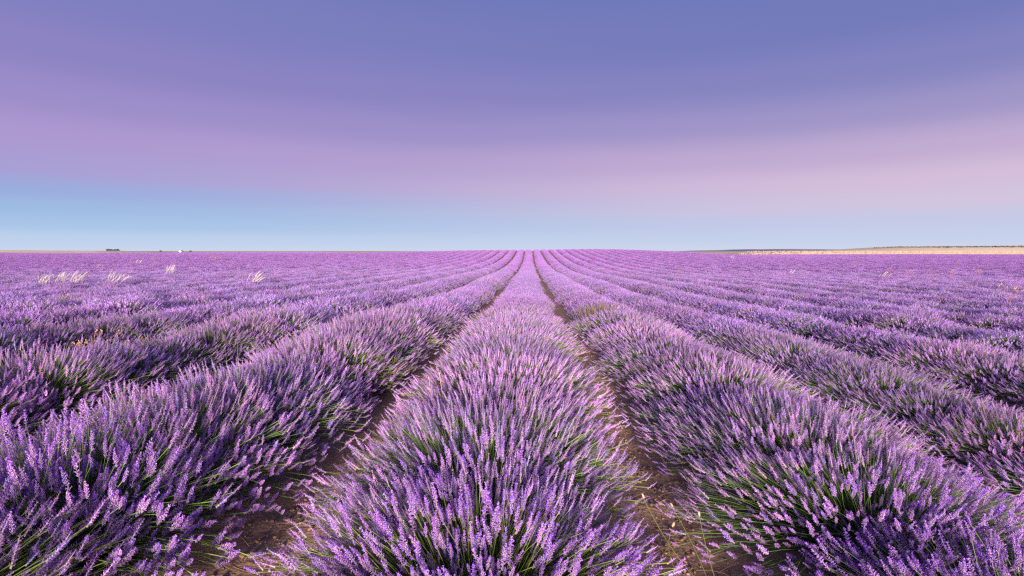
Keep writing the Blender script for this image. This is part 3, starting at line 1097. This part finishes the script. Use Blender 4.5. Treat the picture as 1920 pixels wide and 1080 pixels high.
def yellow_tuft(loc, n_, h, wide, label, seed, c0=(0.22, 0.26, 0.05), c1=(0.52, 0.40, 0.18)):
    """yellowing blades growing up through a bush"""
    rr = np.random.default_rng(seed)
    a = rr.uniform(0, 6.28, n_); th = rr.uniform(0, 0.9, n_)
    p0 = np.stack([rr.normal(0, wide * 0.4, n_), rr.normal(0, wide * 0.6, n_), np.zeros(n_)], 1)
    L_ = h * rr.uniform(0.65, 1.1, n_)
    d_ = np.stack([np.cos(a) * np.sin(th), np.sin(a) * np.sin(th), np.cos(th)], 1) * L_[:, None]
    p1 = p0 + d_ * 0.55 + np.array([0, 0, 0.04]); p2 = p0 + d_ * np.array([1.15, 1.15, 0.95])
    t = rr.random((n_, 1))
    c = np.array(c0) * (1 - t) + np.array(c1) * t
    root = empty('yellow_grass', loc, label, 'grass')
    v_, f_, c_ = bezier_tubes(p0, p1, p2, np.full(n_, 0.0035), np.full(n_, 0.0018), c * 0.7, c, 3, 3)
    o_ = bpy.data.objects.new('blades', mesh_np('blades', v_, f_, [M_DRY], c_))
    COL.objects.link(o_); o_.parent = root; o_['kind'] = 'stuff'
    return root


yellow_tuft((1.28, 10.3, float(terrain(1.28, 10.3))), 260, 0.50, 0.40, 'yellowing grass grown through the first row right of the middle row', 31)
yellow_tuft(at_px(98, 11.5), 150, 0.55, 0.22, 'yellow-green weed patch in the rows near the left edge', 32, (0.16, 0.26, 0.04), (0.42, 0.46, 0.06))
yellow_tuft((-1.35, 5.1, 0.0), 70, 0.40, 0.16, 'green and straw coloured grass in the gap of the first row left of the middle', 33)

# weed with tan oval heads in the right furrow
root = empty('budding_weed', (0.70, 2.15, float(soil_z(np.array(0.70), np.array(2.15)))), 'thin green weed with tan oval heads in the furrow right of the middle row', 'weed')
heads = [((-0.25, 0.05, 0.37), (-0.12, 0.02, 0.10), (0.03, 0.0, 0.0)), ((-0.135, 0.06, 0.33), (-0.04, 0.05, 0.18), (0.02, 0.02, 0.0)),
         ((-0.145, 0.0, 0.28), (-0.20, 0.0, 0.16), (-0.06, -0.02, 0.0)), ((-0.03, 0.05, 0.30), (0.0, 0.04, 0.15), (0.05, 0.04, 0.0))]
tv, tf = blob(900)
for tip_, mid_, base_ in heads:
    c0 = np.array([[0.11, 0.13, 0.03]])
    v_, f_, c_ = bezier_tubes(np.array([base_]), np.array([mid_]), np.array([tip_]), np.array([0.0016]), np.array([0.0011]), c0, c0 * 1.4, 8, 5)
    o = bpy.data.objects.new('stem', mesh_np('stem', v_, f_, [M_STEM], c_)); COL.objects.link(o); o.parent = root
    hv, hf, hc = place_templates((tv * np.array([0.75, 0.75, 2.3]), tf, np.ones((12, 3))), np.array([tip_]) + np.array([[0, 0, 0.008]]),
                                 np.array(tip_)[None] - np.array(mid_)[None], np.array([0.0085]), np.zeros(1), np.array([[0.62, 0.42, 0.30]]), np.zeros(1))
    o = bpy.data.objects.new('seed_head', mesh_np('seed_head', hv, hf, [M_DRY], hc)); COL.objects.link(o); o.parent = root

root = empty('dry_stalks', (-0.62, 3.45, 0.0), 'two thin dry stalks sticking up on the left side of the middle row', 'weed')
for tip_, mid_, base_ in (((0.00, 0.0, 0.52), (0.02, 0, 0.3), (0.12, 0, 0.0)), ((0.06, 0.03, 0.54), (0.10, 0, 0.3), (0.15, 0.02, 0.0))):
    c0 = np.array([[0.50, 0.34, 0.18]])
    v_, f_, c_ = bezier_tubes(np.array([base_]), np.array([mid_]), np.array([tip_]), np.array([0.0022]), np.array([0.0018]), c0, c0 * 1.3, 6, 5)
    o = bpy.data.objects.new('stalk', mesh_np('stalk', v_, f_, [M_DRY], c_)); COL.objects.link(o); o.parent = root
    hv, hf, hc = place_templates((tv * np.array([0.7, 0.7, 1.6]), tf, np.ones((12, 3))), np.array([tip_]), np.array([[0, 0, 1.0]]), np.array([0.009]), np.zeros(1),
                                 np.array([[0.72, 0.52, 0.32]]), np.zeros(1))
    o = bpy.data.objects.new('seed_head', mesh_np('seed_head', hv, hf, [M_DRY], hc)); COL.objects.link(o); o.parent = root

# ------------------------------------------------------------------ pale wheat stubble beyond the lavender
r = np.random.default_rng(91)
n = 26000
side = r.random(n) < 0.5
y = np.where(side, 188 + 330 * r.random(n) ** 1.5, 205 + 380 * r.random(n) ** 1.5)
x = np.where(side, (0.36 + 0.60 * r.random(n) ** 0.55) * y, -(0.55 + 0.45 * r.random(n)) * y)
ok = y > field_end(x) + 2.5
x, y = x[ok], y[ok]; n = len(x)
z = ground_z(x, y)
h = r.uniform(0.25, 0.55, n); w = r.uniform(0.12, 0.35, n); an = r.uniform(-0.7, 0.7, n)
sv = np.stack([np.cos(an), np.sin(an), 0 * an], 1) * w[:, None]
p = np.stack([x, y, z], 1)
up = np.stack([r.normal(0, 0.08, n), r.normal(0, 0.08, n), h], 1)
v_ = np.stack([p - sv, p + sv, p + up + sv * 0.6, p + up - sv * 0.7], 1).reshape(-1, 3)
f_ = (np.array([[0, 1, 2], [0, 2, 3]])[None] + (np.arange(n) * 4)[:, None, None]).reshape(-1, 3)
c_ = np.repeat(r.uniform(0.7, 1.2, (n, 1)) * np.where(r.random((n, 1)) < 0.25, np.array([[0.38, 0.26, 0.16]]), np.array([[0.46, 0.36, 0.275]])), 4, axis=0)
o = link(bpy.data.objects.new('wheat_stubble', mesh_np('wheat_stubble', v_, f_, [M_DRY], c_)))
tag(o, 'pale dry stubble beyond the lavender field', 'stubble', None, 'stuff')

# ------------------------------------------------------------------ far trees, scrub and a farmhouse on the horizon
M_LEAF = plant_mat('tree leaf', 0.2, 0.7, 0.02, 0.2, 0.1)


def far_tree(px_, dist_, h, w, label, seed, base_z):
    rr = np.random.default_rng(seed)
    x_ = (px_ - 993) / FPX * dist_
    root = empty('far_tree', (x_, dist_, base_z), label, 'tree', 'dark trees on the left horizon')
    c0 = np.array([[0.10, 0.07, 0.05]])
    v_, f_, c_ = bezier_tubes(np.array([[0, 0, 0.0]]), np.array([[0.1, 0, h * 0.25]]), np.array([[0, 0, h * 0.55]]), np.array([w * 0.05]), np.array([w * 0.025]), c0, c0, 4, 6)
    o = bpy.data.objects.new('trunk', mesh_np('trunk', v_, f_, [M_LEAF], c_)); COL.objects.link(o); o.parent = root
    m = 420
    u = rr.normal(0, 1, (m, 3)); u /= np.linalg.norm(u, axis=1, keepdims=True)
    lob = 1 + 0.25 * np.sin(u[:, 0] * 5 + seed) * np.cos(u[:, 2] * 4)
    pos = u * np.array([w * 0.5, w * 0.5, h * 0.36]) * (rr.random((m, 1)) ** 0.4) * lob[:, None] + np.array([0, 0, h * 0.62])
    tv_ = np.array([(-1, -0.6, 0), (1, -0.5, 0.2), (0.1, 1, -0.1)], float)
    v_, f_, c_ = place_templates((tv_, np.array([[0, 1, 2]]), np.ones((3, 3))), pos, rr.normal(0, 1, (m, 3)), rr.uniform(0.05, 0.12, m) * w, rr.uniform(0, 6, m),
                                 rr.uniform(0.6, 1.4, (m, 1)) * np.array([0.085, 0.115, 0.15]), np.zeros(m))
    o = bpy.data.objects.new('crown', mesh_np('crown', v_, f_, [M_LEAF], c_)); COL.objects.link(o); o.parent = root; o['kind'] = 'stuff'


for q, (px_, h_, w_, lab) in enumerate([(186, 5.4, 5.0, 'leftmost dark tree of the clump on the left horizon'), (192, 5.0, 5.6, 'second tree from the left in the horizon clump'),
                                        (199, 4.6, 6.2, 'broad tree third from the left in the horizon clump'), (205, 5.2, 5.0, 'fourth dark tree from the left in the horizon clump'),
                                        (289, 3.0, 3.5, 'lone small tree between the horizon clump and the farmhouse'), (347, 2.6, 4.0, 'low dark tree right of the white farmhouse')]):
    far_tree(px_, 860, h_, w_, lab, 950 + q, -0.6)

fx = (329 - 993) / FPX * 840
root = empty('farmhouse', (fx, 840, -0.8), 'tiny white farmhouse on the left horizon', 'house')
root.scale = (0.7, 0.7, 0.7)
M_WALL, t_ = new_mat('white wall')
pb = t_.nodes.new('ShaderNodeBsdfPrincipled'); ob_ = t_.nodes.new('ShaderNodeOutputMaterial'); nn = t_.nodes.new('ShaderNodeTexNoise')
cr = ramp_node(t_, [(0.3, (0.62, 0.58, 0.52, 1)), (0.7, (0.78, 0.75, 0.70, 1))], 'LINEAR')
t_.links.new(nn.outputs[0], cr.inputs[0]); t_.links.new(cr.outputs[0], pb.inputs['Base Color']); t_.links.new(pb.outputs[0], ob_.inputs[0])


def prism(name, pts, y0, y1, col):
    m = len(pts)
    vv = np.array([(p[0], y0, p[1]) for p in pts] + [(p[0], y1, p[1]) for p in pts], float)
    me_ = bpy.data.meshes.new(name)
    me_.from_pydata(vv.tolist(), [], [list(range(m))[::-1], list(range(m, 2 * m))] + [[i, (i + 1) % m, (i + 1) % m + m, i + m] for i in range(m)])
    me_.materials.append(col)
    o_ = bpy.data.objects.new(name, me_); COL.objects.link(o_); o_.parent = root
    return o_


M_TILE = ground_mat('roof tile', (0.26, 0.10, 0.06), (0.36, 0.16, 0.10), (0.44, 0.22, 0.14), 2.0, 0.01)
prism('wall', [(-2.6, 0), (2.6, 0), (2.6, 2.9), (0, 4.0), (-2.6, 2.9)], -4, 4, M_WALL)
prism('roof', [(-2.9, 2.85), (0, 4.08), (2.9, 2.85), (2.9, 3.1), (0, 4.35), (-2.9, 3.1)], -4.3, 4.3, M_TILE)

# scrub along the brow of the sandy hill
hs_ = [o_ for o_ in bpy.data.objects if o_.name == 'sandy_hill'][0]
hv = np.empty(len(hs_.data.vertices) * 3, np.float32); hs_.data.vertices.foreach_get('co', hv); hv = hv.reshape(-1, 3)
rr = np.random.default_rng(61)
top = hv[(hv[:, 2] > 3.4) & (hv[:, 1] < 640) & (hv[:, 1] > 560)]
n = 1500
bandp = top[rr.integers(0, len(top), n * 8)]
keepb = (rr.random(len(bandp)) < np.clip(1.1 - np.abs(bandp[:, 0] - 390) / 190, 0.05, 1)) & (bandp[:, 2] > 0.80 * top[:, 2].max() - 1.0 * rr.random(len(bandp)))
bandp = bandp[keepb][:n]; n = len(bandp)
pos = bandp + np.stack([rr.normal(0, 6, n), rr.normal(0, 5, n), rr.uniform(0.0, 0.4, n)], 1)
tv_, tf_ = blob(41)
v_, f_, c_ = place_templates((tv_, tf_, np.ones((12, 3))), pos, rr.normal(0, 0.3, (n, 3)) + np.array([0, 0, 1.0]), rr.uniform(0.3, 0.9, n), rr.uniform(0, 6, n),
                             rr.uniform(0.6, 1.4, (n, 1)) * np.array([0.20, 0.14, 0.085]), np.zeros(n))
o = link(bpy.data.objects.new('scrub', mesh_np('scrub', v_, f_, [M_LEAF], c_)))
tag(o, 'brown scrub along the brow of the sandy hill on the right', 'scrub', None, 'stuff')
